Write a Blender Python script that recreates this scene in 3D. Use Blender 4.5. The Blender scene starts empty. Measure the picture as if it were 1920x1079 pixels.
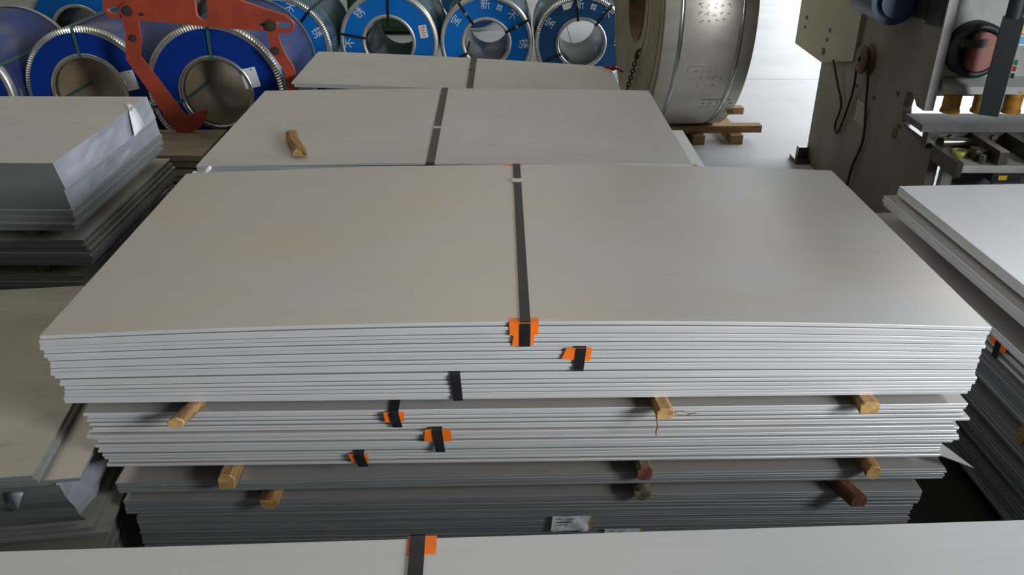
import bpy, math, random
from mathutils import Vector, Matrix

random.seed(7)
PI = math.pi
SC = bpy.context.scene
COL = SC.collection

# ------------------------------------------------------------------ camera
F_PX, PITCH, ROLL, CAM_H = 1600.0, 0.4861, 0.003, 2.4818
cam_data = bpy.data.cameras.new('camera')
cam_data.sensor_fit = 'HORIZONTAL'; cam_data.sensor_width = 36.0
cam_data.lens = F_PX / 1920.0 * 36.0
cam_data.clip_start = 0.05; cam_data.clip_end = 200
cam = bpy.data.objects.new('camera', cam_data); COL.objects.link(cam)
fwd = Vector((0, math.cos(PITCH), -math.sin(PITCH)))
up0 = Vector((0, math.sin(PITCH), math.cos(PITCH)))
ex = Vector((1, 0, 0))
rgt = ex * math.cos(ROLL) + up0 * math.sin(ROLL)
upv = -ex * math.sin(ROLL) + up0 * math.cos(ROLL)
cm = Matrix((rgt, upv, -fwd)).transposed().to_4x4()
cm.translation = Vector((0, 0, CAM_H))
cam.matrix_world = cm
SC.camera = cam

# ------------------------------------------------------------------ light and exposure
w = bpy.data.worlds.new('world'); SC.world = w; w.use_nodes = True
w.node_tree.nodes['Background'].inputs[0].default_value = (0.80, 0.90, 1.0, 1)
w.node_tree.nodes['Background'].inputs[1].default_value = 0.6
SC.view_settings.view_transform = 'Standard'
SC.view_settings.look = 'None'
SC.view_settings.gamma = 1.0
SC.view_settings.use_curve_mapping = False
SC.view_settings.exposure = 0.06

def area(name, loc, rot, sx, sy, power, col):
    l = bpy.data.lights.new(name, 'AREA'); l.shape = 'RECTANGLE'
    l.size = sx; l.size_y = sy; l.energy = power; l.color = col
    o = bpy.data.objects.new(name, l); COL.objects.link(o)
    o.location = loc; o.rotation_euler = rot
    return o
# daylight through the high window band of the right wall and through its open bay behind the machine
area('daylight_window', (5.6, -1.5, 3.05), (0, PI / 2, 0), 2.2, 3.0, 900, (0.93, 0.965, 1.0))
area('daylight_bay_far', (5.6, 12.5, 2.5), (0, PI / 2, 0), 4.6, 12.0, 850, (0.90, 0.95, 1.0))
SKYLIGHT = 1.4

# ------------------------------------------------------------------ materials
MATS = {}
def mat(name, col, rough=0.5, metal=0.0, var=0.0, scale=(3, 3, 3), bump=0.0, bscale=40.0, col2=None,
        emit=None, spec=0.5, detail=4.0, rvar=0.0):
    if name in MATS: return MATS[name]
    m = bpy.data.materials.new(name); m.use_nodes = True
    nt = m.node_tree; b = nt.nodes['Principled BSDF']
    b.inputs['Base Color'].default_value = (*col, 1)
    b.inputs['Roughness'].default_value = rough
    b.inputs['Metallic'].default_value = metal
    b.inputs['Specular IOR Level'].default_value = spec
    if emit:
        b.inputs['Emission Color'].default_value = (*col, 1)
        b.inputs['Emission Strength'].default_value = emit
    if var > 0 or bump > 0 or rvar > 0:
        tc = nt.nodes.new('ShaderNodeTexCoord'); mp = nt.nodes.new('ShaderNodeMapping')
        mp.inputs['Scale'].default_value = scale
        nt.links.new(tc.outputs['Object'], mp.inputs['Vector'])
        nz = nt.nodes.new('ShaderNodeTexNoise'); nz.inputs['Scale'].default_value = 1.0
        nz.inputs['Detail'].default_value = detail; nz.inputs['Roughness'].default_value = 0.6
        nt.links.new(mp.outputs[0], nz.inputs['Vector'])
        if var > 0:
            rp = nt.nodes.new('ShaderNodeValToRGB')
            c2 = col2 if col2 else tuple(c * (1 - var) for c in col)
            c1 = col if col2 else tuple(min(1, c * (1 + var)) for c in col)
            rp.color_ramp.elements[0].position = 0.32; rp.color_ramp.elements[0].color = (*c2, 1)
            rp.color_ramp.elements[1].position = 0.68; rp.color_ramp.elements[1].color = (*c1, 1)
            nt.links.new(nz.outputs['Fac'], rp.inputs['Fac'])
            nt.links.new(rp.outputs['Color'], b.inputs['Base Color'])
        if rvar > 0:
            mr = nt.nodes.new('ShaderNodeMapRange')
            mr.inputs['To Min'].default_value = max(0, rough - rvar); mr.inputs['To Max'].default_value = rough + rvar
            nt.links.new(nz.outputs['Fac'], mr.inputs['Value']); nt.links.new(mr.outputs[0], b.inputs['Roughness'])
        if bump > 0:
            n2 = nt.nodes.new('ShaderNodeTexNoise'); n2.inputs['Scale'].default_value = bscale
            nt.links.new(tc.outputs['Object'], n2.inputs['Vector'])
            bp = nt.nodes.new('ShaderNodeBump'); bp.inputs['Strength'].default_value = bump
            bp.inputs['Distance'].default_value = 0.01
            nt.links.new(n2.outputs['Fac'], bp.inputs['Height']); nt.links.new(bp.outputs[0], b.inputs['Normal'])
    MATS[name] = m
    return m

def steel_sheet(name, col, metal=0.75, rough=0.42, warm=None, sc=.18):
    """mill-finish stainless: broad blotches, faint rolling streaks, a few scuffs."""
    m = bpy.data.materials.new(name); m.use_nodes = True
    nt = m.node_tree; b = nt.nodes['Principled BSDF']
    b.inputs['Metallic'].default_value = metal
    tc = nt.nodes.new('ShaderNodeTexCoord')
    def noise(sc, detail, rgh=0.55):
        mp = nt.nodes.new('ShaderNodeMapping'); mp.inputs['Scale'].default_value = sc
        nt.links.new(tc.outputs['Object'], mp.inputs['Vector'])
        n = nt.nodes.new('ShaderNodeTexNoise'); n.inputs['Scale'].default_value = 1
        n.inputs['Detail'].default_value = detail; n.inputs['Roughness'].default_value = rgh
        nt.links.new(mp.outputs[0], n.inputs['Vector']); return n
    blot = noise((1.3, 2.2, 1), 3); streak = noise((1.2, 55, 3), 4, 0.7); scuff = noise((7, 26, 5), 5, 0.65)
    r1 = nt.nodes.new('ShaderNodeValToRGB'); e = r1.color_ramp.elements
    wcol = warm if warm else tuple(c * 0.9 for c in col)
    e[0].position = .3; e[0].color = (*wcol, 1); e[1].position = .7; e[1].color = (*col, 1)
    nt.links.new(blot.outputs['Fac'], r1.inputs['Fac'])
    r2 = nt.nodes.new('ShaderNodeMapRange'); r2.inputs['From Min'].default_value = .3; r2.inputs['From Max'].default_value = .7
    r2.inputs['To Min'].default_value = .975; r2.inputs['To Max'].default_value = 1.02
    nt.links.new(streak.outputs['Fac'], r2.inputs['Value'])
    r3 = nt.nodes.new('ShaderNodeMapRange'); r3.inputs['From Min'].default_value = sc; r3.inputs['From Max'].default_value = sc + .16
    r3.inputs['To Min'].default_value = .72; r3.inputs['To Max'].default_value = 1.0
    nt.links.new(scuff.outputs['Fac'], r3.inputs['Value'])
    mu = nt.nodes.new('ShaderNodeMath'); mu.operation = 'MULTIPLY'
    nt.links.new(r2.outputs[0], mu.inputs[0]); nt.links.new(r3.outputs[0], mu.inputs[1])
    mx = nt.nodes.new('ShaderNodeMix'); mx.data_type = 'RGBA'; mx.blend_type = 'MULTIPLY'; mx.inputs['Factor'].default_value = 1
    cb = nt.nodes.new('ShaderNodeCombineColor')
    for i in range(3): nt.links.new(mu.outputs[0], cb.inputs[i])
    nt.links.new(r1.outputs['Color'], mx.inputs['A']); nt.links.new(cb.outputs[0], mx.inputs['B'])
    nt.links.new(mx.outputs['Result'], b.inputs['Base Color'])
    r4 = nt.nodes.new('ShaderNodeMapRange'); r4.inputs['To Min'].default_value = rough - .09; r4.inputs['To Max'].default_value = rough + .09
    nt.links.new(blot.outputs['Fac'], r4.inputs['Value']); nt.links.new(r4.outputs[0], b.inputs['Roughness'])
    MATS[name] = m
    return m

STEEL = steel_sheet('steel_mill_finish', (0.60, 0.60, 0.605), metal=0.6, warm=(0.62, 0.56, 0.49))
STEEL_DULL = steel_sheet('steel_dull_pickled', (0.60, 0.59, 0.57), metal=0.35, rough=0.5, warm=(0.55, 0.535, 0.51), sc=.25)
STEEL_PALE = steel_sheet('steel_pale_film', (0.80, 0.82, 0.85), metal=0.2, rough=0.42, warm=(0.77, 0.79, 0.82))
STEEL_OLD = steel_sheet('steel_stained', (0.58, 0.57, 0.50), metal=0.3, rough=0.42, warm=(0.42, 0.40, 0.32), sc=.28)
STEEL_FRONT = steel_sheet('steel_clean_matt', (0.55, 0.55, 0.54), metal=0.3, rough=0.42, warm=(0.53, 0.53, 0.52))
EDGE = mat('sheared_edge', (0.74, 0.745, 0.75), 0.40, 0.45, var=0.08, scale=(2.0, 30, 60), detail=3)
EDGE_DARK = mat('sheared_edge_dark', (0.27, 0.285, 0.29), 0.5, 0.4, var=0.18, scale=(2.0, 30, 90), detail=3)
STRAP = mat('steel_strap_black', (0.022, 0.022, 0.026), 0.38, 0.3, var=0.3, scale=(20, 20, 20))
STRAP_GREY = mat('steel_strap_grey', (0.075, 0.075, 0.07), 0.4, 0.5, var=0.5, scale=(30, 9, 9))
CLIP = mat('clip_zinc', (0.75, 0.75, 0.75), 0.3, 0.9)
ORANGE = mat('orange_plastic', (0.86, 0.17, 0.012), 0.38, 0.0, var=0.12, scale=(14, 14, 14))
WOOD = mat('wood_fresh', (0.42, 0.24, 0.09), 0.75, 0, var=0.4, scale=(60, 5, 60), bump=0.3, bscale=60, col2=(0.20, 0.10, 0.035))
WOOD_END = mat('wood_end_grain', (0.58, 0.36, 0.14), 0.8, 0, var=0.3, scale=(35, 35, 35), col2=(0.36, 0.19, 0.06))
BARK = mat('wood_bark', (0.36, 0.20, 0.085), 0.8, 0, var=0.5, scale=(45, 9, 45), bump=0.5, bscale=50, col2=(0.085, 0.04, 0.02))
WOOD_GREY = mat('wood_weathered', (0.17, 0.15, 0.09), 0.85, 0, var=0.4, scale=(40, 8, 40), bump=0.4, bscale=60, col2=(0.07, 0.055, 0.03))
WOOD_RED = mat('wood_reddish', (0.22, 0.085, 0.04), 0.75, 0, var=0.4, scale=(40, 8, 40), bump=0.4, bscale=60, col2=(0.09, 0.03, 0.015))
WOOD_PALLET = mat('wood_pallet', (0.33, 0.20, 0.085), 0.8, 0, var=0.4, scale=(6, 40, 40), bump=0.3, bscale=50, col2=(0.18, 0.10, 0.04))
PAPER = mat('paper_white', (0.82, 0.83, 0.86), 0.7, 0)
INK = mat('ink_dark', (0.05, 0.05, 0.06), 0.7, 0)
RED_INK = mat('ink_red', (0.6, 0.05, 0.04), 0.7, 0)
KRAFT = mat('kraft_paper', (0.46, 0.28, 0.10), 0.8)
WRAP = mat('wrapping_film_grey', (0.28, 0.30, 0.34), 0.45, 0.1, var=0.16, scale=(9, 4, 4), detail=2)
WRAP_FRONT = mat('wrapping_paper_grey', (0.13, 0.14, 0.132), 0.6, 0.1, var=0.1, scale=(2, 2, 2))
CONCRETE = mat('concrete_floor', (0.46, 0.46, 0.47), 0.55, 0, var=0.16, scale=(0.9, 0.9, 0.9), bump=0.08, bscale=9, col2=(0.36, 0.36, 0.365), detail=8)
JOINT = mat('concrete_joint', (0.14, 0.14, 0.14), 0.9)
WALL_M = mat('wall_painted', (0.20, 0.195, 0.18), 0.85, 0, var=0.08, scale=(.5, .5, .5))
ROOF_M = mat('roof_sheeting', (0.12, 0.12, 0.12), 0.7, 0, var=0.1, scale=(.4, .4, .4))
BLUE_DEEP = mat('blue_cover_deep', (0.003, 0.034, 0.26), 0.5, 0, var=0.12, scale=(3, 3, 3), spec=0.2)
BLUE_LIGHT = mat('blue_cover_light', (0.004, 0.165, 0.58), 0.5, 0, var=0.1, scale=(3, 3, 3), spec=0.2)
BLUE_SHADED = mat('blue_cover_shaded', (0.006, 0.07, 0.19), 0.42, 0, var=0.1, scale=(3, 3, 3))  # light blue cover with shade put into the colour
WRAP_BLUE = mat('coil_wrap_blue', (0.022, 0.055, 0.25), 0.26, 0.1, var=0.45, scale=(2.2, 5, 2.2), col2=(0.05, 0.052, 0.10), bump=0.12, bscale=9)
WRAP_TEAL = mat('coil_wrap_teal', (0.10, 0.19, 0.25), 0.2, 0.25, var=0.5, scale=(2.2, 4, 2.2), col2=(0.03, 0.06, 0.075), bump=0.12, bscale=9)
RIM = mat('coil_rim_steel', (0.62, 0.64, 0.62), 0.26, 0.95, var=0.12, scale=(8, 8, 8))
RIM_PALE = mat('coil_rim_pale', (0.62, 0.62, 0.58), 0.38, 0.75, var=0.12, scale=(8, 8, 8))
CORE_TAN = mat('coil_core_tan', (0.40, 0.31, 0.20), 0.45, 0.3, var=0.2, scale=(5, 2, 5))
CORE_DARK = mat('coil_core_dark', (0.13, 0.16, 0.18), 0.22, 0.8, var=0.2, scale=(5, 2, 5))
STRAP_GREEN = mat('strap_green', (0.045, 0.13, 0.115), 0.4, 0.1)
STRAP_NAVY = mat('strap_navy', (0.008, 0.012, 0.022), 0.4, 0.1)
COIL_BARE = mat('coil_bare_steel', (0.56, 0.53, 0.46), 0.42, 0.55, var=0.13, scale=(1.6, 1.6, 6), detail=6)
COIL_SIDE = mat('coil_bare_side', (0.42, 0.37, 0.25), 0.55, 0.35, var=0.12, scale=(4, 4, 4))
LETTER = mat('lettering_white', (0.72, 0.82, 0.88), 0.6)
RED_PAINT = mat('red_lead_paint', (0.38, 0.06, 0.028), 0.5, 0, var=0.2, scale=(5, 5, 5), bump=0.05, bscale=60)
BOLT = mat('bolt_dark', (0.10, 0.085, 0.07), 0.5, 0.6)
CHAIN = mat('chain_rusty', (0.07, 0.055, 0.04), 0.6, 0.5)
RIBBON = mat('ribbon_red', (0.32, 0.01, 0.02), 0.6)
MACH_SIDE = mat('machine_paint_olive', (0.205, 0.19, 0.15), 0.6, 0, var=0.28, scale=(2.5, 2.5, 2.5), col2=(0.135, 0.125, 0.095), detail=6)
MACH_BOX = mat('machine_paint_khaki', (0.29, 0.28, 0.21), 0.55, 0, var=0.06, scale=(2, 2, 2))
MACH_LIGHT = mat('machine_paint_light', (0.40, 0.41, 0.40), 0.5, 0, var=0.14, scale=(4, 4, 4), col2=(0.27, 0.26, 0.23), detail=6)
MACH_DARK = mat('machine_dark_grey', (0.016, 0.018, 0.02), 0.5, 0)
MACH_PANEL = mat('machine_slate', (0.10, 0.115, 0.125), 0.6, 0)
IRON = mat('iron_oily', (0.085, 0.08, 0.07), 0.36, 0.6, var=0.35, scale=(12, 12, 12))
IRON_BRIGHT = mat('iron_machined', (0.22, 0.22, 0.21), 0.34, 0.85, var=0.25, scale=(9, 9, 9))
YELLOW = mat('yellow_ochre_paint', (0.50, 0.245, 0.02), 0.42, 0, var=0.35, scale=(18, 18, 18), col2=(0.22, 0.10, 0.02))
YELLOW_BRIGHT = mat('yellow_bright', (0.75, 0.48, 0.02), 0.4)
OLIVE = mat('olive_enamel', (0.30, 0.29, 0.06), 0.4)
RUST_SHADE = mat('rust_brown_shade', (0.15, 0.075, 0.03), 0.7, 0, var=0.5, scale=(14, 14, 14), col2=(0.05, 0.035, 0.02))
FLANGE_RED = mat('flange_red', (0.30, 0.12, 0.10), 0.6, 0, var=0.2, scale=(12, 12, 12))
MOTOR_BLUE = mat('motor_blue', (0.006, 0.025, 0.075), 0.4)
CABLE = mat('cable_black', (0.012, 0.012, 0.013), 0.5)
GREEN_DARK = mat('green_cabinet', (0.012, 0.055, 0.025), 0.5)
BTN_GREEN = mat('button_green', (0.02, 0.16, 0.07), 0.4)
BTN_RED = mat('button_red', (0.45, 0.02, 0.02), 0.4)
SKY_PANE = mat('skylight_pane', (1.0, 0.89, 0.69), 0.5, emit=SKYLIGHT)
BAND_RED = mat('sticker_red', (0.55, 0.03, 0.10), 0.5)
BAND_YEL = mat('sticker_yellow', (0.80, 0.65, 0.03), 0.5)
BAND_BLUE = mat('sticker_blue', (0.10, 0.45, 0.75), 0.5)

# ------------------------------------------------------------------ mesh helpers
class MB:
    def __init__(s): s.v = []; s.f = []; s.m = []; s.sm = []
    def add(s, vs, fs, m=0, smooth=False):
        o = len(s.v); s.v += [tuple(p) for p in vs]
        for f in fs: s.f.append([i + o for i in f]); s.m.append(m); s.sm.append(smooth)
        return s
    def box(s, x0, x1, y0, y1, z0, z1, m=0, T=None):
        vs = [Vector((x, y, z)) for z in (z0, z1) for y in (y0, y1) for x in (x0, x1)]
        if T: vs = [T @ p for p in vs]
        return s.add(vs, [(0, 2, 3, 1), (4, 5, 7, 6), (0, 1, 5, 4), (2, 6, 7, 3), (0, 4, 6, 2), (1, 3, 7, 5)], m)
    def prism(s, poly, axis, a0, a1, m=0, mcap=None):
        """poly: 2-D points; axis 'x': (y,z); 'y': (x,z); 'z': (x,y)"""
        def P(p, a):
            return {'x': (a, p[0], p[1]), 'y': (p[0], a, p[1]), 'z': (p[0], p[1], a)}[axis]
        n = len(poly); vs = [P(p, a0) for p in poly] + [P(p, a1) for p in poly]
        s.add(vs, [(i, (i + 1) % n, n + (i + 1) % n, n + i) for i in range(n)], m)
        s.add(vs, [tuple(range(n))[::-1], tuple(range(n, 2 * n))], m if mcap is None else mcap)
        return s
    def lathe(s, prof, axis, c, n=32, m=0, smooth=True, closed=False):
        """prof: list of (radius, along); revolve about axis through c"""
        vs = []
        for (r, a) in prof:
            for k in range(n):
                t = 2 * PI * k / n; p, q = r * math.cos(t), r * math.sin(t)
                d = {'x': (a, p, q), 'y': (p, a, q), 'z': (p, q, a)}[axis]
                vs.append((c[0] + d[0], c[1] + d[1], c[2] + d[2]))
        np_ = len(prof); fs = []
        for j in range(np_ if closed else np_ - 1):
            j2 = (j + 1) % np_
            for k in range(n):
                k2 = (k + 1) % n
                fs.append((j * n + k, j * n + k2, j2 * n + k2, j2 * n + k))
        return s.add(vs, fs, m, smooth)
    def cyl(s, p0, p1, r, n=16, m=0, r2=None):
        p0, p1 = Vector(p0), Vector(p1); d = (p1 - p0).normalized()
        a = d.orthogonal().normalized(); b = d.cross(a); r2 = r if r2 is None else r2
        vs = [p0 + (a * math.cos(2 * PI * k / n) + b * math.sin(2 * PI * k / n)) * r for k in range(n)]
        vs += [p1 + (a * math.cos(2 * PI * k / n) + b * math.sin(2 * PI * k / n)) * r2 for k in range(n)]
        s.add(vs, [(k, (k + 1) % n, n + (k + 1) % n, n + k) for k in range(n)], m, True)
        return s.add(vs, [tuple(range(n))[::-1], tuple(range(n, 2 * n))], m)
    def tube(s, pts, r, n=8, m=0, closed=False):
        pts = [Vector(p) for p in pts]; N = len(pts); vs = []
        ref = Vector((0.3, 0.2, 0.93)).normalized()
        for i, p in enumerate(pts):
            if closed: d = pts[(i + 1) % N] - pts[i - 1]
            else: d = pts[min(i + 1, N - 1)] - pts[max(i - 1, 0)]
            d.normalize(); a = (ref - d * ref.dot(d))
            if a.length < 1e-4: a = d.orthogonal()
            a.normalize(); b = d.cross(a)
            vs += [p + (a * math.cos(2 * PI * k / n) + b * math.sin(2 * PI * k / n)) * r for k in range(n)]
        fs = []
        for i in range(N if closed else N - 1):
            j = (i + 1) % N
            for k in range(n): fs.append((i * n + k, i * n + (k + 1) % n, j * n + (k + 1) % n, j * n + k))
        s.add(vs, fs, m, True)
        if not closed: s.add(vs, [tuple(range(n))[::-1], tuple(range((N - 1) * n, N * n))], m)
        return s
    def build(s, name, mats, parent=None, fix=True):
        me = bpy.data.meshes.new(name)
        me.from_pydata(s.v, [], s.f)
        if not isinstance(mats, (list, tuple)): mats = [mats]
        for m in mats: me.materials.append(m)
        for p, mi, sm in zip(me.polygons, s.m, s.sm): p.material_index = mi; p.use_smooth = sm
        me.validate()
        if fix:
            import bmesh
            b = bmesh.new(); b.from_mesh(me)
            bmesh.ops.recalc_face_normals(b, faces=b.faces); b.to_mesh(me); b.free()
        o = bpy.data.objects.new(name, me); COL.objects.link(o)
        if parent: o.parent = parent
        return o

def tag(o, label, cat, group=None):
    o['label'] = label; o['category'] = cat
    if group: o['group'] = group
    return o
def thing(name, label, cat, loc=(0, 0, 0), rz=0, group=None):
    o = bpy.data.objects.new(name, None); o.empty_display_size = 0.1; COL.objects.link(o)
    o.location = loc; o.rotation_euler = (0, 0, rz)
    return tag(o, label, cat, group)
def struct(o): o['kind'] = 'structure'; return o

def spline(pts, n=6):
    """Catmull-Rom through pts"""
    P = [Vector(p) for p in pts]; out = []
    for i in range(len(P) - 1):
        a, b, c, d = P[max(i - 1, 0)], P[i], P[i + 1], P[min(i + 2, len(P) - 1)]
        for k in range(n):
            t = k / n
            out.append(0.5 * ((2 * b) + (c - a) * t + (2 * a - 5 * b + 4 * c - d) * t * t + (3 * b - a - 3 * c + d) * t ** 3))
    out.append(P[-1]); return out

# ------------------------------------------------------------------ the setting
XL, XR, YF, YB, ZC = -9.0, 5.7, -6.5, 20.0, 7.0
fl = struct(MB().box(XL, XR, YF, YB, -0.2, -0.012).build('floor', JOINT))
xs = [-9.0, -4.2, 0.8, 5.0, 5.7]; ys = [-6.5, -0.1, 4.9, 9.9, 14.9, 20.0]
for i in range(4):
    for j in range(5):
        MB().box(xs[i] + .005, xs[i + 1] - .005, ys[j] + .006, ys[j + 1] - .006, -0.012, 0.0).build('slab', CONCRETE, fl)
struct(MB().box(XL - .2, XL, YF, YB, 0, ZC).build('wall_left', WALL_M))
struct(MB().box(XL, XR, YB, YB + .2, 0, ZC).build('wall_back', WALL_M))
struct(MB().box(XL, XR, YF - .2, YF, 0, ZC).build('wall_front', WALL_M))
wr = MB()
wr.box(XR, XR + .2, YF, -3.0, 0, ZC); wr.box(XR, XR + .2, .0, 6.4, 0, ZC); wr.box(XR, XR + .2, 18.6, YB, 0, ZC)
wr.box(XR, XR + .2, -3.0, .0, 0, 1.95); wr.box(XR, XR + .2, -3.0, .0, 4.15, ZC); wr.box(XR, XR + .2, 6.4, 18.6, 4.9, ZC)
struct(wr.build('wall_right', WALL_M))
struct(MB().box(XL - .2, XR + .2, YF - .2, YB + .2, ZC, ZC + .15).build('ceiling', ROOF_M))
k = 0
for yy, cols in ((3.3, (-5.6,)), (7.6, (-5.6, -.6)), (12.0, (-5.6, -.6)), (16.4, (-5.6, -.6))):
    for xx in cols:
        k += 1
        struct(MB().box(xx - 2.2, xx + 2.2, yy - .55, yy + .55, ZC - .04, ZC - .005).build('window_%d' % k, SKY_PANE))

# ------------------------------------------------------------------ plates, bundles, straps, timbers
def plate(parent, L, D, t, z, bow=None, u0=0.0, v0=0.0, mats=(None, None), nu=18, c=0.0016, yaw=0.0, name='plate'):
    """a plate lying in u (x), v (y from v0 to v0+D), its underside at z + bow(u)"""
    bow = bow or (lambda u: 0.0)
    prof = [(0, 0), (0, t - c), (c, t), (D - c, t), (D, t - c), (D, 0)]
    cs, sn = math.cos(yaw), math.sin(yaw)
    vs = []
    for i in range(nu + 1):
        u = -L / 2 + L * i / nu
        for (v, h) in prof:
            x, y = u * cs - v * sn, u * sn + v * cs
            vs.append((x + u0, y + v0, z + h + bow(u)))
    b = MB(); n = 6
    for i in range(nu):
        a, d = i * n, (i + 1) * n
        for q in range(n):
            q2 = (q + 1) % n
            b.f.append([a + q, a + q2, d + q2, d + q]); b.m.append(0 if q in (2, 5) else 1); b.sm.append(False)
    b.f.append(list(range(n))[::-1]); b.m.append(1); b.sm.append(False)
    b.f.append(list(range(nu * n, nu * n + n))); b.m.append(1); b.sm.append(False)
    b.v = vs
    return b.build(name, list(mats), parent)

def bundle(label, org, yaw, z0, n, t, pitch, L, D, u0=0.0, v0=0.0, bow0=0.0, bow1=0.0, tilt=0.0, ju=.006, jv=.004,
           mats=(STEEL, EDGE), name='plate_bundle', cat='steel plates', group=None, drift=0.0, nu=18, rot=0.0, bowp=2):
    th = thing(name, label, cat, (org[0], org[1], z0), yaw, group)
    hl = L / 2
    for j in range(n):
        a = bow0 + (bow1 - bow0) * (j / max(1, n - 1))
        f = lambda u, a=a: a * (1 - abs(u / hl) ** bowp) + tilt * u
        plate(th, L + random.uniform(-ju, ju), D, t, j * pitch, f, u0 + random.uniform(-ju, ju) + drift * j,
              v0 + random.uniform(-jv, jv), mats, nu, yaw=rot + random.uniform(-1, 1) * .0006)
    th['_h'] = (n - 1) * pitch + t
    return th

def strap(th, u, h, D, bow=0.0, w=0.032, du_back=0.0, du_bot=0.0, v0=0.0, m=STRAP, e=0.0075, clip=None, low=0.0):
    """flat steel strap round a bundle: front run, top run, back run; low = height of the bottom edge"""
    b = MB(); t = .0014; hw = w / 2
    def run(p0, p1, nrm):
        d = Vector(nrm) * t
        vs = [Vector(p0) + Vector((-hw, 0, 0)), Vector(p0) + Vector((hw, 0, 0)), Vector(p1) + Vector((hw, 0, 0)), Vector(p1) + Vector((-hw, 0, 0))]
        b.add(vs + [p + d for p in vs], [(0, 1, 2, 3), (4, 5, 6, 7), (0, 1, 5, 4), (1, 2, 6, 5), (2, 3, 7, 6), (3, 0, 4, 7)])
    f, k, top = v0 - e, v0 + D + e, h + bow + .0022
    run((u + du_bot, f, low), (u, f, top - .006), (0, -1, 0))
    run((u, f, top - .006), (u + .0, f + .006, top), (0, -.7, .7))
    run((u, f + .006, top), (u + du_back, k - .006, top), (0, 0, 1))
    run((u + du_back, k, top), (u + du_back, k, low), (0, 1, 0))
    s = b.build('strap', m, th)
    if clip is not None:
        tt = (clip - f) / (k - f); uu = u + du_back * tt
        c = MB().box(uu - .021, uu + .021, clip - .022, clip + .022, top + .0012, top + .0036)
        c.box(uu - .023, uu - .017, clip - .022, clip + .022, top - .0015, top + .0046)
        c.box(uu + .017, uu + .023, clip - .022, clip + .022, top - .0015, top + .0046)
        c.build('clip', CLIP, s)
    return s

def pad(th, poly, h, bow=0.0, v0=0.0, lap=0.018, e=0.0052, m=ORANGE, lapx=None):
    """orange protector under a strap: poly of (u, z below the top edge) hung on the front, lapped over the top"""
    b = MB(); top = h + bow
    b.prism([(u, top - d) for (u, d) in poly], 'y', v0 - e - .0010, v0 - e)
    us = [u for (u, d) in poly if d <= 0.001]
    a0, a1 = (min(us), max(us)) if lapx is None else lapx
    if lap > 0: b.box(a0, a1, v0 - e - .0010, v0 + lap, top + .0002, top + .0012)
    return b.build('edge_protector', m, th)

def runner(label, org, yaw, u, z, w, h, v_front, length, kind='split', mats=(WOOD, WOOD_END), group='timber runners between the bundles',
           skew=0.0, name='timber_runner', cat='timber', ax='v'):
    """a rough timber: irregular section running back (v) from v_front; z = underside"""
    th = thing(name, label, cat, (org[0], org[1], z), yaw, group)
    if kind == 'round':
        n = 14; sec = [(math.cos(2 * PI * k / n) * w / 2 * random.uniform(.95, 1.05), h / 2 + math.sin(2 * PI * k / n) * h / 2) for k in range(n)]
    elif kind == 'half':
        n = 9; sec = [(math.cos(PI + PI * k / (n - 1)) * w / 2, h * .98 + math.sin(PI + PI * k / (n - 1)) * h * .98) for k in range(n)]
        sec = [(a, c) for a, c in sec]
    else:
        sec = [(-w * .46, 0), (w * .42, 0), (w * .5, h * .35), (w * .47, h * .82), (w * .28, h), (-w * .30, h), (-w * .5, h * .75), (-w * .5, h * .2)]
        sec = [(a + random.uniform(-.04, .04) * w, c if c in (0, h) else c + random.uniform(-.05, .05) * h) for a, c in sec]
    b = MB(); N = 7; vs = []
    for i in range(N):
        tt = i / (N - 1); v = v_front + length * tt
        wob = 1.0 if i in (0, N - 1) else random.uniform(.97, 1.03)
        for (a, c) in sec:
            dv = random.uniform(-.004, .004) if i == 0 else 0
            vs.append((u + a * wob + skew * (v - v_front), v + dv, c))
    n = len(sec)
    b.add(vs, [(i * n + q, i * n + (q + 1) % n, (i + 1) * n + (q + 1) % n, (i + 1) * n + q) for i in range(N - 1) for q in range(n)], 0, kind != 'split')
    b.build('log', [mats[0]], th)
    # end-grain cap standing a hair proud of the log
    cp = MB(); ctr = (u, v_front - .004, sum(c for _, c in sec) / n)
    ring = [(x, y, z_) for (x, y, z_) in vs[:n]]
    ring2 = [(u + (x - u) * .93, v_front - .0055 + random.uniform(-.001, .001), ctr[2] + (z_ - ctr[2]) * .93) for (x, y, z_) in ring]
    cp.add(ring + ring2 + [ctr], [(q, (q + 1) % n, n + (q + 1) % n, n + q) for q in range(n)] + [(n + q, n + (q + 1) % n, 2 * n) for q in range(n)], 0)
    cp.build('end_grain', [mats[1]], th)
    return th

# ---------- main stack
MO, MY = (0.0237, 2.3097), 0.0237
ML, MD = 3.0, 1.45
b3 = bundle('strapped steel plate bundle, black band without orange pad, directly on first timbers', MO, MY, 0.848, 7, .0114, .01345, ML - .03, MD, u0=.012, bow0=.0, bow1=.012, drift=.001, jv=.0035, ju=.007)
b2 = bundle('middle steel plate bundle with orange pad right of the top strap', MO, MY, 0.9445, 6, .0114, .0131, ML - .015, MD, u0=.005, bow0=.014, bow1=.024, drift=.0, jv=.0035, ju=.006)
b1 = bundle('topmost steel plate bundle with long black strap, zinc clip and torn orange pads', MO, MY, 1.0255, 6, .0114, .0131, ML, MD, bow0=.026, bow1=.036, jv=.0035, ju=.006)
H1 = b1['_h']; H2 = b2['_h']; H3 = b3['_h']
strap(b1, .018, H1, MD, .036, .033, du_back=.012, clip=1.235, low=.028)
pad(b1, [(-.032, 0), (.060, 0), (.060, .042), (.047, .044), (.044, .082), (-.024, .083), (-.018, .046), (-.031, .042)], H1, .036, lap=.026)
MB().box(-.03, .058, MD - .012, MD + .004, H1 + .0362, H1 + .0372).build('edge_protector', ORANGE, b1)
strap(b2, .197, H2, MD, .024, .032, du_bot=-.006, low=.016)
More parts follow.
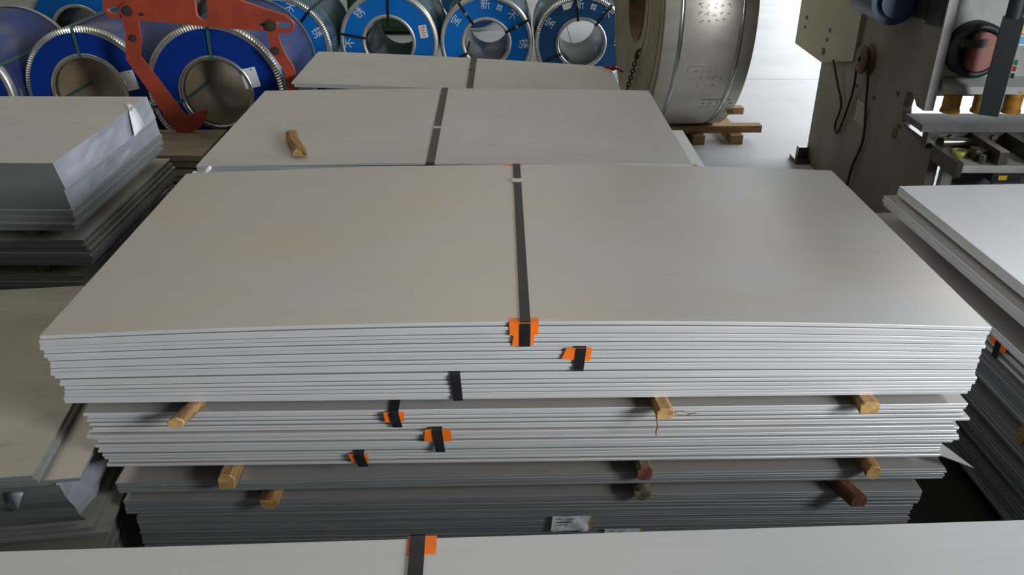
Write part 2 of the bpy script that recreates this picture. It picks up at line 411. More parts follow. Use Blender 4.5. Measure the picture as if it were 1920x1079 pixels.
pad(b2, [(.150, 0), (.232, 0), (.226, .05), (.136, .04)], H2, .024, lap=0)
strap(b3, -.206, H3, MD, .012, .032, du_bot=.007, low=.0)

TIM = 'timbers under the topmost three bundles'
runner('round bark-covered log end, first timber layer, beside the left-hand plate ends', MO, MY, -1.095, .808, .056, .040, -.085, 1.4, 'round', (BARK, WOOD_END), None, skew=.33)
runner('split timber end with a lengthwise crack, first timber layer', MO, MY, .475, .808, .058, .039, -.062, 1.45, 'split', (WOOD, WOOD_END), None, skew=-.10)
runner('squat frayed timber end, first timber layer, near the right-hand plate ends', MO, MY, 1.150, .808, .066, .040, -.045, 1.45, 'split', (WOOD, WOOD_END), None)
# bark fibres dangling from the cracked timber
fb = thing('bark_fibre', 'thin bark fibres dangling from the cracked timber end', 'bark fibre', (MO[0] + .475, MO[1] - .05, .815), MY)
MB().tube(spline([(-.028, 0, .0), (-.024, -.014, -.03), (-.028, -.016, -.05), (-.024, -.014, -.066)]), .0022, 5).build('strand', BARK, fb)
MB().tube(spline([(.03, 0, .018), (.05, .0, .022), (.075, -.004, .014), (.10, -.006, .016)]), .0016, 5).build('strand', BARK, fb)
MB().tube(spline([(.03, .0, .014), (.05, -.004, .008), (.07, .0, .004), (.085, -.004, .012)]), .0014, 5).build('strand', BARK, fb)

b6 = bundle('thin plate bundle with small orange pad and sagging short strap', MO, MY, 0.588, 4, .0090, .0128, ML - .14, MD, u0=.04, bow0=.0, bow1=.0, drift=-.008, jv=.007, ju=.014)
b5 = bundle('plate bundle with wide orange pad, middle one between first and second timbers', MO, MY, 0.6425, 7, .0096, .0139, ML - .09, MD, u0=.045, bow0=.0, bow1=.0, drift=-.003, jv=.007, ju=.010)
b4 = bundle('plate bundle with slanted black strap lying right under the first timbers', MO, MY, 0.7415, 5, .0098, .0140, ML - .075, MD, u0=.05, bow0=.0, bow1=.0, drift=-.003, jv=.007, ju=.010)
strap(b4, -.412, b4['_h'], MD, .0, .032, du_bot=.010, e=.014, low=.006)
pad(b4, [(-.446, 0), (-.378, 0), (-.378, .038), (-.442, .042)], b4['_h'], .0, lap=.0, e=.011)
strap(b5, -.272, b5['_h'], MD, .0, .032, du_bot=.008, e=.014, low=.0)
pad(b5, [(-.312, 0), (-.228, 0), (-.222, .05), (-.318, .05)], b5['_h'], .0, lap=.0, e=.011)
strap(b6, -.540, b6['_h'], MD, .0, .034, du_bot=.012, e=.014, low=-.004)
pad(b6, [(-.576, 0), (-.512, 0), (-.508, .034), (-.566, .034)], b6['_h'], .0, lap=.0, e=.011)
runner('chewed yellow timber end, second timber layer, beside the lone bundle corner', MO, MY, -.985, .527, .058, .060, -.05, 1.4, 'split', (WOOD, WOOD_END), None)
runner('dark weathered timber end, second timber layer, under the cracked one', MO, MY, .432, .530, .052, .057, -.035, 1.4, 'split', (WOOD_GREY, WOOD_RED), None)
runner('short yellow log end with a hollow knot, second timber layer, near the dark gap', MO, MY, 1.215, .533, .056, .054, -.05, 1.4, 'round', (WOOD, WOOD_END), None)

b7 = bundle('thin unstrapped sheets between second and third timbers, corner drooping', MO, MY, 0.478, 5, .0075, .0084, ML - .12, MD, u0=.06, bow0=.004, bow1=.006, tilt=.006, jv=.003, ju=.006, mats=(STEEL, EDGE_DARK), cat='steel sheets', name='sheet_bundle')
runner('half-round yellow timber end, third timber layer, peeping below drooping sheets', MO, MY, -.855, .432, .068, .036, -.045, 1.4, 'half', (WOOD, WOOD_END), None)
runner('mossy grey-green timber end, third timber layer, under the weathered one', MO, MY, .430, .438, .062, .040, -.035, 1.4, 'half', (WOOD_GREY, WOOD_GREY), None)
runner('reddish brown timber end in deep shade, third timber layer', MO, MY, 1.175, .434, .056, .046, -.075, 1.4, 'split', (WOOD_RED, WOOD_RED), None, skew=-.35)
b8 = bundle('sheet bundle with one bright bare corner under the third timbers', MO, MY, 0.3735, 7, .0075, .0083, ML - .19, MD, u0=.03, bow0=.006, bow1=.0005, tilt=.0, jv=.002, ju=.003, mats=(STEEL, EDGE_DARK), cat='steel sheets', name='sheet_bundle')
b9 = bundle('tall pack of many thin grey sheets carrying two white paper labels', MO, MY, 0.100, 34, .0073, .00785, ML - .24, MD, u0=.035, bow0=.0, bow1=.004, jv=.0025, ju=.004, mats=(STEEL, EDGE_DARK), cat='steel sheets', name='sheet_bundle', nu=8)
def paper_label(th, u0, u1, z0, z1, v, crumple):
    b = MB(); nx, nz = 14, 5; vs = []
    for j in range(nz + 1):
        for i in range(nx + 1):
            a, c = i / nx, j / nz
            dv = crumple * (random.uniform(-1, 1) * .7 + math.sin(a * 9 + c * 4)) * (.4 + .6 * (1 - c))
            vs.append((u0 + (u1 - u0) * a + .006 * (c - .5) * (1 if crumple > .002 else 0), v - .006 - crumple - dv, z0 + (z1 - z0) * c))
    b.add(vs, [(j * (nx + 1) + i, j * (nx + 1) + i + 1, (j + 1) * (nx + 1) + i + 1, (j + 1) * (nx + 1) + i) for j in range(nz) for i in range(nx)], 0)
    o = b.build('paper_label', PAPER, th, fix=False)
    w, h = u1 - u0, z1 - z0
    for k, (a, c, l) in enumerate(((.13, .84, .12), (.40, .85, .20), (.40, .70, .12), (.13, .62, .35), (.13, .45, .28))):
        if c * h > h - .004: continue
        MB().box(u0 + w * a, u0 + w * (a + l), v - .0075 - 2.2 * crumple, v - .0070 - 2.2 * crumple, z0 + h * c, z0 + h * c + max(.0022, h * .04)).build('print_line', INK, o)
    MB().box(u1 - .001, u1 + .010, v - .0048 - crumple, v - .0042 - crumple, z0 + .004, z1 - .001).build('tape', KRAFT, o)
paper_label(b9, .120, .255, .178, .247, -.004, .003)
paper_label(b9, .312, .440, .128, .182, -.004, .001)
for i, (uu, lb) in enumerate(((-1.0, 'floor timber under the labelled sheet pack, beside stained plates'), (0.0, 'floor timber under the middle of the labelled sheet pack'), (1.0, 'floor timber under the labelled sheet pack, in the dark gap'))):
    runner(lb, MO, MY, uu, 0.0, .10, .099, .02, 1.4, 'split', (WOOD_GREY, WOOD_GREY), None)
# bent sheet corner jutting from under the second bundle group on the right
fc = tag(MB().add([(1.36, .10, .575), (1.47, .02, .580), (1.575, -.03, .560), (1.50, .10, .582), (1.36, .10, .5735), (1.47, .02, .5785), (1.575, -.03, .5585), (1.50, .10, .5805)],
    [(0, 1, 2, 3), (7, 6, 5, 4), (0, 4, 5, 1), (1, 5, 6, 2), (2, 6, 7, 3), (3, 7, 4, 0)]).build('sheet_offcut', STEEL_DULL),
    'thin triangular sheet corner jutting into the dark gap', 'sheet offcut')
fc.location = (MO[0], MO[1], -.003); fc.rotation_euler = (0, 0, MY)

dk = tag(MB().box(0, .50, 0, 1.9, 0, .02).build('gap_shade_sheet', mat('gap_shade_black', (0.022, 0.022, 0.02), .6, 0, var=.3, scale=(3, 3, 3))), 'black sheet laid in for the shade on the gap floor beside the main stack', 'steel sheet')  # black sheet added so the gap floor looks as dark as its shade
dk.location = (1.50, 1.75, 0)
# ---------- foreground bundle (its far edge and strap cross the bottom of the view)
GO, GY = (0.03, -0.03), 0.0466
FGD = 1.46
g1 = bundle('pale plate bundle with one black strap, facing main stack across the gap', GO, GY, 1.016, 6, .0135, .0141, 4.8, FGD, u0=.75, jv=.003, mats=(STEEL_FRONT, EDGE), nu=10)
strap(g1, -.170, g1['_h'], FGD, .0, .033, du_back=0.0, low=0.0)
pb = MB().box(-.192, -.128, FGD - .052, FGD + .004, g1['_h'] + .0003, g1['_h'] + .0013)
pb.box(-.192, -.128, FGD + .003, FGD + .0042, g1['_h'] - .05, g1['_h'] + .0013)
pb.build('edge_protector', ORANGE, g1)
z = 1.016
for lb, n_, hh in (('plain plate bundle right under the pale strapped bundle', 20, .28), ('plain plate bundle, second below the pale strapped bundle', 20, .28), ('plain plate bundle, lowest below the pale strapped bundle', 20, .28)):
    z -= .045 + hh
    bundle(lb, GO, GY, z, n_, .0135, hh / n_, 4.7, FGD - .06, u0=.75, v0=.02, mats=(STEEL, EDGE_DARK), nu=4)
    for uu in (-1.2, 0, 1.2):
        runner('timber runner in the stack below the pale strapped bundle', GO, GY, uu, z - .046 if z > .1 else 0, .08, .046 if z > .1 else z, .05, 1.3, 'split', (WOOD_GREY, WOOD_GREY), 'timbers of the pale stack')
for uu in (-1.2, 0, 1.2):
    runner('timber runner in the stack below the pale strapped bundle', GO, GY, uu, .97, .08, .046, .05, 1.3, 'split', (WOOD_GREY, WOOD_GREY), 'timbers of the pale stack')

# ---------- second stack (behind the main one)
SO, SY = (-0.36, 4.42), 0.012
s1 = bundle('scuffed pale plates with grey strap and a loose timber chip on top', SO, SY, .858, 3, .0135, .0140, 2.70, 1.545, u0=-.005, bow0=.004, bow1=.016, mats=(STEEL_DULL, EDGE), jv=.003, ju=.004, rot=.003)
strap(s1, -.085, s1['_h'], 1.545, .016, .045, du_back=-.012, m=STRAP_GREY, clip=.62)
s2 = bundle('pale plate sticking out beside the machine, below the scuffed strapped plates', SO, SY, .800, 1, .014, .014, 2.86, .96, u0=.03, v0=-.06, mats=(STEEL_PALE, EDGE), name='steel_plate', cat='steel plate')
for lb, z0_, n_ in (('upper plate bundle hidden below the scuffed strapped plates', .50, 17), ('lower plate bundle hidden below the scuffed strapped plates', .10, 24)):
    bundle(lb, SO, SY, z0_, n_, .0135, .0140, 2.64, 1.45, v0=.03, u0=-.03, mats=(STEEL, EDGE_DARK), nu=4)
for uu in (-1.1, .0, 1.0):
    runner('floor timber under the stack behind the main one', SO, SY, uu, 0, .09, .10, .06, 1.3, 'split', (WOOD_GREY, WOOD_GREY), 'timbers of the second stack')
    runner('timber over the lowest bundle of the stack behind the main one', SO, SY, uu, .4355, .07, .0645, .06, 1.3, 'split', (WOOD_GREY, WOOD_GREY), 'timbers of the second stack')
    runner('timber under the pale plate sticking out beside the machine', SO, SY, uu, .7375, .06, .0625, .06, .9, 'split', (WOOD_GREY, WOOD_GREY), 'timbers of the second stack')
    runner('timber between scuffed strapped plates and the pale plate sticking out', SO, SY, uu, .8145, .05, .0435, .06, .6, 'split', (WOOD_GREY, WOOD_GREY), 'timbers of the second stack')
runner('tall timber block under the far edge of the scuffed strapped plates', SO, SY, 0, .7375, .06, .1205, .95, .5, 'split', (WOOD_GREY, WOOD_GREY), 'timbers of the second stack')
runner('small fresh timber block on the pale plate sticking out beside the machine', SO, SY, 1.385, .8145, .055, .034, .05, .10, 'split', (WOOD_END, WOOD), None)
# loose splintered chip on the top plate
ch = thing('timber_chip', 'short splintered timber piece lying loose on scuffed pale plates', 'timber', (-1.245, 4.70, .9145), .34)
cb_ = MB(); N = 8; vs = []
sec = [(-.034, 0), (.036, 0), (.040, .020), (.026, .036), (-.012, .041), (-.036, .026)]
for i in range(N):
    v = -.20 + .40 * i / (N - 1); s_ = 1 - .12 * i / N
    for (a, c) in sec: vs.append((a * s_ + random.uniform(-.002, .002) + .006 * math.sin(i), v + (random.uniform(-.012, .012) if i in (0, N - 1) else 0), c * s_ + (random.uniform(-.003, .003) if c > 0 else 0)))
n = 6
cb_.add(vs, [(i * n + q, i * n + (q + 1) % n, (i + 1) * n + (q + 1) % n, (i + 1) * n + q) for i in range(N - 1) for q in range(n)] + [tuple(range(n))[::-1], tuple(range((N - 1) * n, N * n))], 0)
cb_.build('body', WOOD, ch)
MB().add([(.02, -.20, .02), (.045, -.24, .018), (.03, -.19, .03), (.035, -.19, .004)], [(0, 1, 2), (1, 3, 2), (0, 3, 1), (0, 2, 3)]).build('splinter', WOOD_END, ch)
# torn wrapping shred at the far-left corner of the main stack
sh = MB()
sv = []
for i in range(9):
    a = i / 8; x = -1.50 + .09 * a; y = 3.84 + .05 * a
    sv += [(x, y, 1.105 + .012 * math.sin(a * 7) - .02 * (1 - a)), (x - .006, y + .012 + .004 * math.sin(a * 11), 1.108 + .014 * math.sin(a * 9) - .02 * (1 - a))]
sh.add(sv, [(2 * i, 2 * i + 2, 2 * i + 3, 2 * i + 1) for i in range(8)], 0)
so = tag(sh.build('film_shred', PAPER, fix=False), 'torn curl of pale wrapping film at the far corner of the main stack', 'film')
so.location = (0, -.08, -.01)
smod = so.modifiers.new('thick', 'SOLIDIFY'); smod.thickness = .0012

# ---------- third stack: two tilted plates, one end raised
TL = 2.60
t3 = thing('plate_bundle', 'two tilted plates with a grey strap lying in front of light blue coils', 'steel plates', (-0.415, 6.60, .690), .008)
for j in range(2):
    plate(t3, TL - .02 * (1 - j), 1.08, .016, j * .0185, lambda u: -.052 * u + .016 * (1 - (u / 1.35) ** 2), (1 - j) * .01, .004 * j, (STEEL_DULL, EDGE), 14)
hh3 = .0185 + .016
sb = MB()
for (v0_, v1_, zz) in ((-.004, 1.084, hh3 + .0185),): sb.box(.055, .105, v0_, v1_, zz, zz + .0015)
sb.box(.055, .105, -.006, -.0045, .0, hh3 + .02); sb.box(.055, .105, 1.0845, 1.086, .0, hh3 + .02)
s3 = sb.build('strap', STRAP_GREY, t3)
MB().box(.052, .090, .60, .66, hh3 + .0195, hh3 + .028).build('clip', BOLT, s3)
bundle('plate bundle hidden under the two tilted plates', (-.365, 6.60), .008, .10, 34, .014, .0145, 2.4, 1.0, v0=.04, mats=(STEEL, EDGE_DARK), nu=2)
for uu, hh_ in ((-1.05, .134), (1.0, .028)):
    runner('timber chock carrying the two tilted plates', (-.365, 6.60), .008, uu, .5935, .08, hh_, .1, .85, 'split', (WOOD_GREY, WOOD_GREY), 'chocks under the tilted plates')
for uu in (-1, 0, 1):
    runner('floor timber below the tilted plates', (-.365, 6.60), .008, uu, 0, .09, .10, .08, .9, 'split', (WOOD_GREY, WOOD_GREY), 'floor timbers of the tilted plates')
rb = tag(MB().tube(spline([(.83, 7.67, .655), (.86, 7.63, .662), (.90, 7.62, .650), (.94, 7.60, .658), (.965, 7.56, .648)]), .011, 6)
         .tube(spline([(.87, 7.60, .655), (.91, 7.64, .664), (.95, 7.61, .650), (.985, 7.57, .640)]), .009, 6).build('ribbon', RIBBON),
         'crumpled dark red ribbon on the corner of the tilted plates', 'ribbon')
rb.location = (-.01, 0, .006)

# ---------- left rear stack of wrapped packs
LX, LY0 = -2.19, 3.87
def wrapped_pack(label, x1, y0, y1, z0, z1, flare=.03, front=WRAP_FRONT, side=WRAP, top=STEEL_DULL, L=2.44, nlines=0):
    th = thing('wrapped_sheet_pack', label, 'wrapped sheets', (x1, y0, z0), 0.0, None)
    D, h = y1 - y0, z1 - z0
    b = MB(); N = 12
    # body: top sheet, paper front, film-wrapped side that bulges and wrinkles
    vs = [(-L, 0, 0), (-L, D, 0), (-L, 0, h), (-L, D, h)]
    cols = []
    for i in range(N + 1):
        y = D * i / N; cr = []
        for j in range(5):
            c = j / 4
            bul = flare * (1 - c) ** 1.2 + random.uniform(-.0025, .0025) * (1 if 0 < j < 4 and 0 < i < N else 0)
            cr.append(len(vs)); vs.append((bul, y, h * c))
        cols.append(cr)
    F0 = []
    b.add(vs, [(cols[i][j], cols[i + 1][j], cols[i + 1][j + 1], cols[i][j + 1]) for i in range(N) for j in range(4)], 1)
    b.v = b.v[:]
    def fa(f, m): b.f.append(list(f)); b.m.append(m); b.sm.append(False)
    fa([0] + cols[0] + [2], 2)                       # front
    fa([1] + cols[N] + [3], 2)                       # back
    fa([2] + [cols[i][4] for i in range(N + 1)] + [3], 0)
    fa([0] + [cols[i][0] for i in range(N + 1)] + [1], 2)
    fa([0, 1, 3, 2], 2)
    b.build('pack_body', [top, side, front], th)
    return th
p1 = wrapped_pack('topmost wrapped sheet pack with a lifted white film flap', LX, LY0, 5.05, .968, 1.10, .03)
fv = []
for i in range(9):
    a = i / 8
    fv += [(-.055 + .10 * a, .99 - .02 * a, .134 + .028 * math.sin(a * PI * .8) - .13 * a ** 2.2), (.0 + .05 * a, .90 - .10 * a, .134 - .132 * a ** 1.4 + .006 * math.sin(a * 8))]
fo = MB().add(fv, [(2 * i, 2 * i + 2, 2 * i + 3, 2 * i + 1) for i in range(8)], 0, True).build('film_flap', PAPER, p1, fix=False)
fm = fo.modifiers.new('thick', 'SOLIDIFY'); fm.thickness = .0015
wrapped_pack('second wrapped sheet pack, right under the pack with the flap', LX + .02, LY0, 5.06, .868, .966, .012)
def plain(label, org, z0, n, t, pitch, L, D, mats, ju=.02, jv=.012, u0=0, v0=0, drift=0, nu=4):
    return bundle(label, org, 0.0, z0, n, t, pitch, L, D, u0=u0, v0=v0, ju=ju, jv=jv, mats=mats, drift=drift, nu=nu, cat='steel sheets', name='sheet_bundle')
LO = (LX - 1.22, LY0)
plain('grey sheets with uneven edges below the two wrapped packs', LO, .752, 8, .0125, .0142, 2.46, 1.20, (STEEL_DULL, EDGE_DARK), u0=.02, ju=.012)
plain('dark sheet bundle below the uneven grey sheets, slightly stepped out', LO, .560, 10, .0125, .0142, 2.50, 1.22, (STEEL_OLD, EDGE_DARK), u0=.05, ju=.012, drift=-.003)
plain('lowest dark sheet bundle of the pile topped by wrapped packs', LO, .10, 27, .0135, .0146, 2.44, 1.20, (STEEL_OLD, EDGE_DARK), u0=.0)
for uu in (-1.0, 0, 1.0):
    runner('floor timber under the pile topped by wrapped packs', LO, 0, uu, 0, .09, .10, .05, 1.1, 'split', (WOOD_GREY, WOOD_GREY), 'timbers of the wrapped pile')
    runner('timber over the lowest bundle of the wrapped-pack pile', LO, 0, uu, .494, .08, .066, .05, 1.1, 'split', (WOOD_GREY, WOOD_GREY), 'timbers of the wrapped pile')
    runner('timber under the uneven grey sheets of the wrapped-pack pile', LO, 0, uu, .7005, .08, .0515, .05, 1.1, 'split', (WOOD_GREY, WOOD_GREY), 'timbers of the wrapped pile')
    runner('thin lath right under the second wrapped pack', LO, 0, uu, .8645, .06, .0035, .05, 1.1, 'split', (WOOD_GREY, WOOD_GREY), 'timbers of the wrapped pile')

# ---------- left front stack of stained plates
QA = .125
QO = (-1.527, 2.122)
def lpack(label, z0, n, t, pitch, u0, v0, mats, L=2.44, D=1.30, nm='sheet_bundle', cat='steel sheets', ju=.006, jv=.004, drift=0):
    return bundle(label, QO, QA, z0, n, t, pitch, L, D, u0=u0 - L / 2, v0=v0, ju=ju, jv=jv, mats=mats, nu=6, name=nm, cat=cat, drift=drift)
lpack('stained greenish plates on top of the pile beside the main stack', .640, 2, .018, .0200, .012, .0, (STEEL_OLD, EDGE_DARK), D=1.34, nm='plate_bundle', cat='steel plates', ju=.012)
lpack('dark smooth plate stepped out below the stained greenish plates', .617, 1, .012, .012, .128, .03, (STEEL, EDGE_DARK), nm='steel_plate', cat='steel plate')
lw = thing('wrapped_sheet_pack', 'crumpled film-wrapped pack below the dark stepped-out plate', 'wrapped sheets', (QO[0], QO[1], .46), QA)
wb = MB(); N = 10; M_ = 5; vs = []
for i in range(N + 1):
    y = 1.2 * i / N
    for j in range(M_ + 1):
        c = j / M_
        vs.append((.05 + .055 * (1 - c) * (1 if i else .4) + random.uniform(-.014, .014) * (1 if 0 < j < M_ else .3), y + .02, .156 * c))
n1 = M_ + 1
wb.add(vs, [(i * n1 + j, (i + 1) * n1 + j, (i + 1) * n1 + j + 1, i * n1 + j + 1) for i in range(N) for j in range(M_)], 0)
wb.build('side_film', WRAP, lw, fix=False)
wb = MB(); vs = []
for i in range(13):
    for j in range(M_ + 1):
        c = j / M_; x = -2.3 + 2.36 * i / 12
        vs.append((x + (0.05 * (1 - c) if i == 12 else 0), .02 + random.uniform(-.010, .004) * (1 if 0 < j < M_ else 0), .156 * c))
wb.add(vs, [(i * n1 + j, (i + 1) * n1 + j, (i + 1) * n1 + j + 1, i * n1 + j + 1) for i in range(12) for j in range(M_)], 0)
wb.build('front_film', WRAP_FRONT, lw, fix=False)
MB().box(-2.30, .05, .03, 1.21, 0, .155).build('pack_body', STEEL, lw)
fv = []
for i in range(7):
    a = i / 6; fv += [(-.10 + .02 * a, .01 - .012 * math.sin(a * 3), .15 - .075 * a), (-.045 - .035 * a, .005 - .02 * math.sin(a * 3), .15 - .08 * a)]
fo = MB().add(fv, [(2 * i, 2 * i + 2, 2 * i + 3, 2 * i + 1) for i in range(6)], 0, True).build('film_flap', WRAP, lw, fix=False)
fm = fo.modifiers.new('thick', 'SOLIDIFY'); fm.thickness = .0012
lpack('three thin dark sheets with bright fanned edges below the crumpled pack', .388, 3, .012, .0240, .165, .02, (STEEL_OLD, EDGE_DARK), D=1.25, ju=.03, drift=-.03)
lpack('lowest dark sheets of the pile beside the main stack', .10, 15, .0135, .0150, .12, .02, (STEEL_OLD, EDGE_DARK), D=1.25)
for uu in (-2.1, -1.2, -.3):
    runner('floor timber under the stained pile', QO, QA, uu, 0, .09, .10, .08, 1.1, 'split', (WOOD_GREY, WOOD_GREY), 'timbers of the stained pile')
    runner('timber under the thin sheets with bright fanned edges', QO, QA, uu, .3235, .08, .0645, .08, 1.1, 'split', (WOOD_GREY, WOOD_GREY), 'timbers of the stained pile')

# ---------- right stack
RYAW = -PI / 2 - .055    # u runs toward the viewer, v runs to the right
def rpack(label, z0, n, t, pitch, x, mats, yback=3.87, L=1.50, D=2.95, ju=.008, jv=.006, nm='plate_bundle', cat='steel plates', drift=0):
    th = thing(nm, label, cat, (x + .02, yback - L / 2, z0), 0.055)
    for j in range(n):
        o = plate(th, L + random.uniform(-ju, ju), D, t, j * pitch, None, 0, 0, mats, 4)
        o.rotation_euler = (0, 0, PI / 2)
        o.location = (D + random.uniform(-jv, jv), random.uniform(-ju, ju), 0)
    th['_h'] = (n - 1) * pitch + t
    return th
r1 = rpack('pale bluish-white plates on top of the pile beside the machine', .955, 3, .0135, .0155, 1.885, (STEEL_PALE, EDGE))
rpack('stepped-out plates right under the pale bluish-white ones', .892, 3, .0150, .0175, 1.835, (STEEL, EDGE), yback=3.89)
rpack('wide grey sheet jutting out most from the pile beside the machine', .800, 2, .0150, .0170, 1.790, (STEEL, EDGE), yback=3.92)
r4 = rpack('thin spaced sheets with a small orange-padded strap, pile beside the machine', .690, 5, .0105, .0185, 1.860, (STEEL, EDGE), jv=.01)
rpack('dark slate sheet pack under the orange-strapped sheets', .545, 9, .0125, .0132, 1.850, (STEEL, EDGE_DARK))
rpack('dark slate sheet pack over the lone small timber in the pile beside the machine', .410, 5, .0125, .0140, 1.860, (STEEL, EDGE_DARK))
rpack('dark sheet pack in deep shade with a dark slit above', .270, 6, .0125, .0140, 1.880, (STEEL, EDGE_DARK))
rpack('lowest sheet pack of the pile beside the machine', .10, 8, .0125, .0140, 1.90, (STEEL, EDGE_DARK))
st = MB().box(-.004, -.0025, -.315, -.283, 0, r4['_h'] + .004); st.box(-.004, 2.95, -.315, -.283, r4['_h'] + .002, r4['_h'] + .0035)
sto = st.build('strap', STRAP, r4); sto.location = (-.012, 0, 0)
for a0, a1 in ((-.35, -.317), (-.281, -.245)):
    MB().box(-.0150, -.0135, a0, a1, .045, r4['_h'] + .002).build('edge_protector', ORANGE, r4)
def xrunner(label, y, z, h, x0, L=2.75, w=.07, mats=(WOOD_GREY, WOOD_GREY), group='timbers of the pile beside the machine'):
    runner(label, (x0, y), -PI / 2, 0, z, w, h, 0, L, 'split', mats, group).rotation_euler = (0, 0, -PI / 2)
for y in (2.6, 3.1, 3.6):
    for (z0_, h_) in ((0, .10), (.2105, .0595), (.3525, .0575), (.6635, .0265), (.8325, .0595), (.777, .023)):
        xrunner({0: 'floor timber under the pile beside the machine', .2105: 'timber on the lowest pack of the pile beside the machine', .3525: 'timber over the shaded pack with a dark slit',
                 .6635: 'timber right under the orange-strapped sheets', .8325: 'timber right over the wide jutting grey sheet', .777: 'timber right over the orange-strapped sheets'}[z0_], y, z0_, h_, 1.99)
xrunner('timber level with the small brown timber end beside the machine', 3.1, .4785, .0665, 1.99)
xrunner('timber level with the small brown timber end beside the machine', 3.6, .4785, .0665, 1.99)
xrunner('small brown timber end showing in a dark slit beside the machine', 2.56, .4785, .0665, 1.905, 2.8, .05, (WOOD, WOOD), None)

# ------------------------------------------------------------------ coils
def text_mesh(ch, size):
    cu = bpy.data.curves.new('t', 'FONT'); cu.body = ch; cu.size = size; cu.align_x = 'CENTER'; cu.align_y = 'CENTER'; cu.extrude = .001
    to = bpy.data.objects.new('t', cu); COL.objects.link(to)
    dg = bpy.context.evaluated_depsgraph_get(); dg.update()
    me = bpy.data.meshes.new_from_object(to.evaluated_get(dg))
    bpy.data.objects.remove(to); me.materials.clear(); me.materials.append(LETTER)
    return me
TXT = {c: text_mesh(c, .11) for c in '宝新不锈'}
def emblem_mesh():
    b = MB(); s = .024; g = .004
    for sx in (-1, 1):
        for sy in (-1, 1):
            x0, x1 = sorted((sx * g, sx * (g + s))); y0, y1 = sorted((sy * g, sy * (g + s)))
            b.box(x0, x1, y0 + (y1 - y0) * .62, y1, -.001, .001); b.box(x0, x1, y0, y0 + (y1 - y0) * .38, -.001, .001)
            b.box(x0 if sx > 0 else x1 - s * .4, x0 + s * .4 if sx > 0 else x1, y0, y1, -.001, .001)
    o = b.build('e', LETTER); me = o.data; bpy.data.objects.remove(o); return me
EMB = emblem_mesh()

